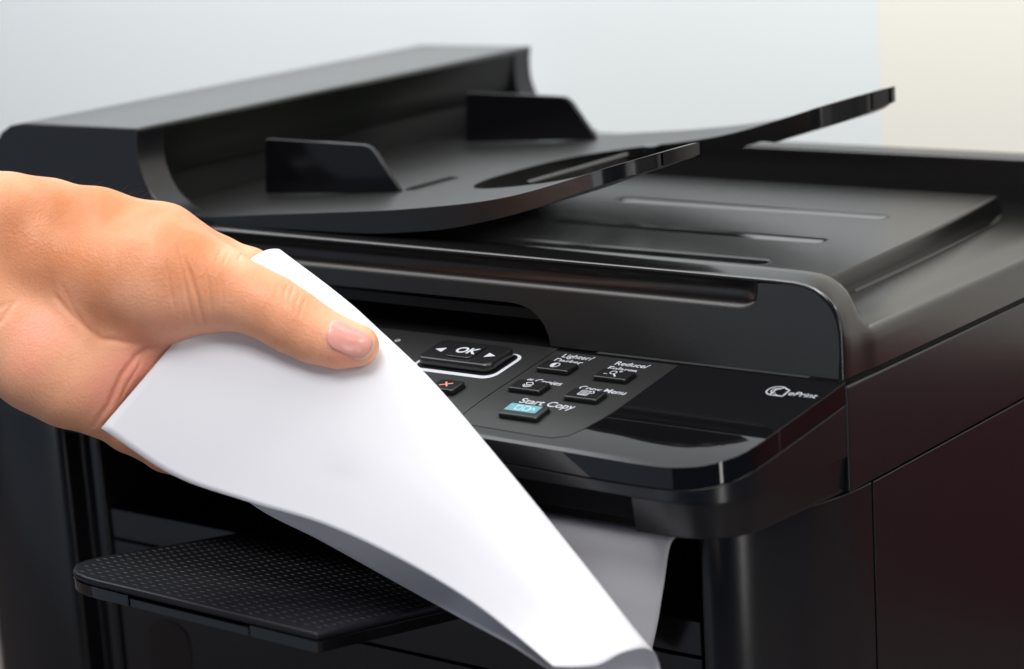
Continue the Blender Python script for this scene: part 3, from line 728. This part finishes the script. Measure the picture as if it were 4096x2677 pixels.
def polydist(V, poly):
    best = np.full(len(V), 1e9); par = np.zeros(len(V)); run = 0.0
    tot = sum(np.linalg.norm(np.array(b) - np.array(a)) for a, b in zip(poly[:-1], poly[1:]))
    for a, b in zip(poly[:-1], poly[1:]):
        a = np.array(a); b = np.array(b); ab = b - a
        t = np.clip((V[:, :2] - a) @ ab / (ab @ ab), 0, 1)
        dd = np.linalg.norm(V[:, :2] - (a + t[:, None] * ab), axis=1)
        L = np.linalg.norm(ab); u = (run + t * L) / tot
        m = dd < best; best[m] = dd[m]; par[m] = u[m]; run += L
    return best, np.clip(np.sin(np.pi * np.clip(par, .02, .98)) * 1.6, 0, 1)


V, F = surface_nets([-12.467, -9.202, -4.0], [8.0, 8.0, 4.6], .105)
me = bpy.data.meshes.new('hand'); me.from_pydata(V.tolist(), [], F.tolist())
bm = bmesh.new(); bm.from_mesh(me)
bm.to_mesh(me); bm.free()


def relax(me, it, lam=.6):
    n = len(me.vertices); V = np.empty(n * 3); me.vertices.foreach_get('co', V); V = V.reshape(-1, 3)
    E_ = np.empty(len(me.edges) * 2, int); me.edges.foreach_get('vertices', E_); E_ = E_.reshape(-1, 2)
    deg = np.bincount(E_.ravel(), minlength=n)[:, None]
    for k in range(it):
        for l_ in (lam, -lam * .9):
            A = np.stack([np.bincount(E_[:, 0], V[E_[:, 1], c2], n) + np.bincount(E_[:, 1], V[E_[:, 0], c2], n) for c2 in range(3)], 1)
            V = V + l_ * (A / deg - V)
    me.vertices.foreach_set('co', V.ravel()); me.update()
    return V


relax(me, 14)
bm = bmesh.new(); bm.from_mesh(me)
bmesh.ops.subdivide_edges(bm, edges=bm.edges, cuts=1, use_grid_fill=True)
bmesh.ops.recalc_face_normals(bm, faces=bm.faces)
bm.to_mesh(me); bm.free()
V = relax(me, 6)
Nn = np.empty(len(V) * 3); me.vertices.foreach_get('normal', Nn); Nn = Nn.reshape(-1, 3)
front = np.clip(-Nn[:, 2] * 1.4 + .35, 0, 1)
disp = np.zeros(len(V))
for poly, depth, wd in CREASE:
    d, tp_ = polydist(V, poly)
    disp -= depth * .95 * np.exp(-(d / wd) ** 2) * front * tp_
    disp += depth * .12 * np.exp(-((d - wd * 2.6) / (wd * 1.6)) ** 2) * front * tp_
V2 = V + Nn * disp[:, None]
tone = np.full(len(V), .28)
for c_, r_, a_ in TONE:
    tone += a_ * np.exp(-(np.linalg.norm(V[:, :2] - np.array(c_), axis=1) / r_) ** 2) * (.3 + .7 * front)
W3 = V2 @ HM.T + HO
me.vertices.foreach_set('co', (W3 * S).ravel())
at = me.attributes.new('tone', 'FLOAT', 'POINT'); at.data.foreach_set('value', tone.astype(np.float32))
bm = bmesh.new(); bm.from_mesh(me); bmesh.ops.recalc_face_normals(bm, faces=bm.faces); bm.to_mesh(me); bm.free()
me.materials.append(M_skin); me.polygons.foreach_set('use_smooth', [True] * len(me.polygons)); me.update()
PS = empty('person', HO, 'bare left hand and wrist of a person holding the curled white sheet', 'person')
hand = bpy.data.objects.new('hand', me); COL.objects.link(hand); hand.parent = PS

# thumb nail: a curved plate laid on the skin
NO = np.array([[6.002, -0.141], [5.826, 0.035], [5.721, 0.317], [5.668, 0.616], [5.738, 0.863], [5.897, 1.039], [6.161, 1.162], [6.478, 1.303], [6.794, 1.426], [7.041, 1.461], [7.234, 1.391], [7.375, 1.25], [7.499, 1.074], [7.551, 0.88], [7.516, 0.686], [7.358, 0.51], [7.129, 0.352], [6.83, 0.211], [6.478, 0.035], [6.214, -0.106]])
cen = NO.mean(0)
rings = []
for q_, lift in ((1.0, -.02), (.97, .028), (.85, .04), (.6, .045), (.3, .045), (.02, .045)):
    P = cen + (NO - cen) * q_
    P3 = np.column_stack([P, np.full(len(P), -4.5)])
    for _ in range(60):
        P3[:, 2] += np.clip(sdf(P3), -.3, .3) * .8
    _, gn = project(P3.copy(), 1)
    rings.append([tuple(p) for p in (P3 + gn * lift) @ HM.T + HO])
nm = MB().loft(rings, True); k_ = len(nm.v); nm.f.append(tuple(range(k_ - len(NO), k_)))
nm.build('thumb_nail', M_nail, PS, smooth=180)
tip = MB(); edge = np.array([[6.794, 1.426], [7.041, 1.461], [7.234, 1.391], [7.375, 1.25], [7.499, 1.074], [7.551, 0.88], [7.516, 0.686]])
rr_ = []
for lift, sc in ((.042, .93), (.05, .97), (.045, 1.0), (-.03, 1.03)):
    P = cen + (edge - cen) * sc
    P3 = np.column_stack([P, np.full(len(P), -4.5)])
    for _ in range(60): P3[:, 2] += np.clip(sdf(P3), -.3, .3) * .8
    _, gn = project(P3.copy(), 1)
    rr_.append([tuple(p) for p in (P3 + gn * lift) @ HM.T + HO])
tip.loft(rr_).build('nail_edge', mat('nail_free_edge', (0.80, 0.55, 0.42), 0.35), PS, smooth=180)
# fine hairs along the wrist
hm = MB()
rng = np.random.RandomState(3)
HP = [[-7.217, -6.161], [-6.442, -5.721], [-5.157, -5.58], [-3.96, -5.421], [-2.764, -5.228], [-1.76, -5.034]]
for _ in range(80):
    t = rng.rand() * (len(HP) - 1); i = int(t); f = t - i
    p = np.array(HP[i]) * (1 - f) + np.array(HP[i + 1]) * f
    P3 = np.array([[p[0], p[1] + .25 + rng.rand() * .1, .6 + rng.rand() * 1.4]])
    P3, gn = project(P3, 4)
    a = P3[0]; L = .25 + rng.rand() * .5
    dv = gn[0] * .55 + np.array([.8, -.1 - .4 * rng.rand(), .3 * (rng.rand() - .5)])
    dv /= np.linalg.norm(dv)
    pts = [a - gn[0] * .02, a + dv * L * .5, a + dv * L + np.array([.12, .10, 0]) * L]
    hm.tube([tuple(q_ @ HM.T + HO) for q_ in pts], [.0035, .003, .001], 3)
hh = hm.build('arm_hair', M_hair, PS); hh['kind'] = 'stuff'
bpy.context.view_layer.update()
adopt(PS)
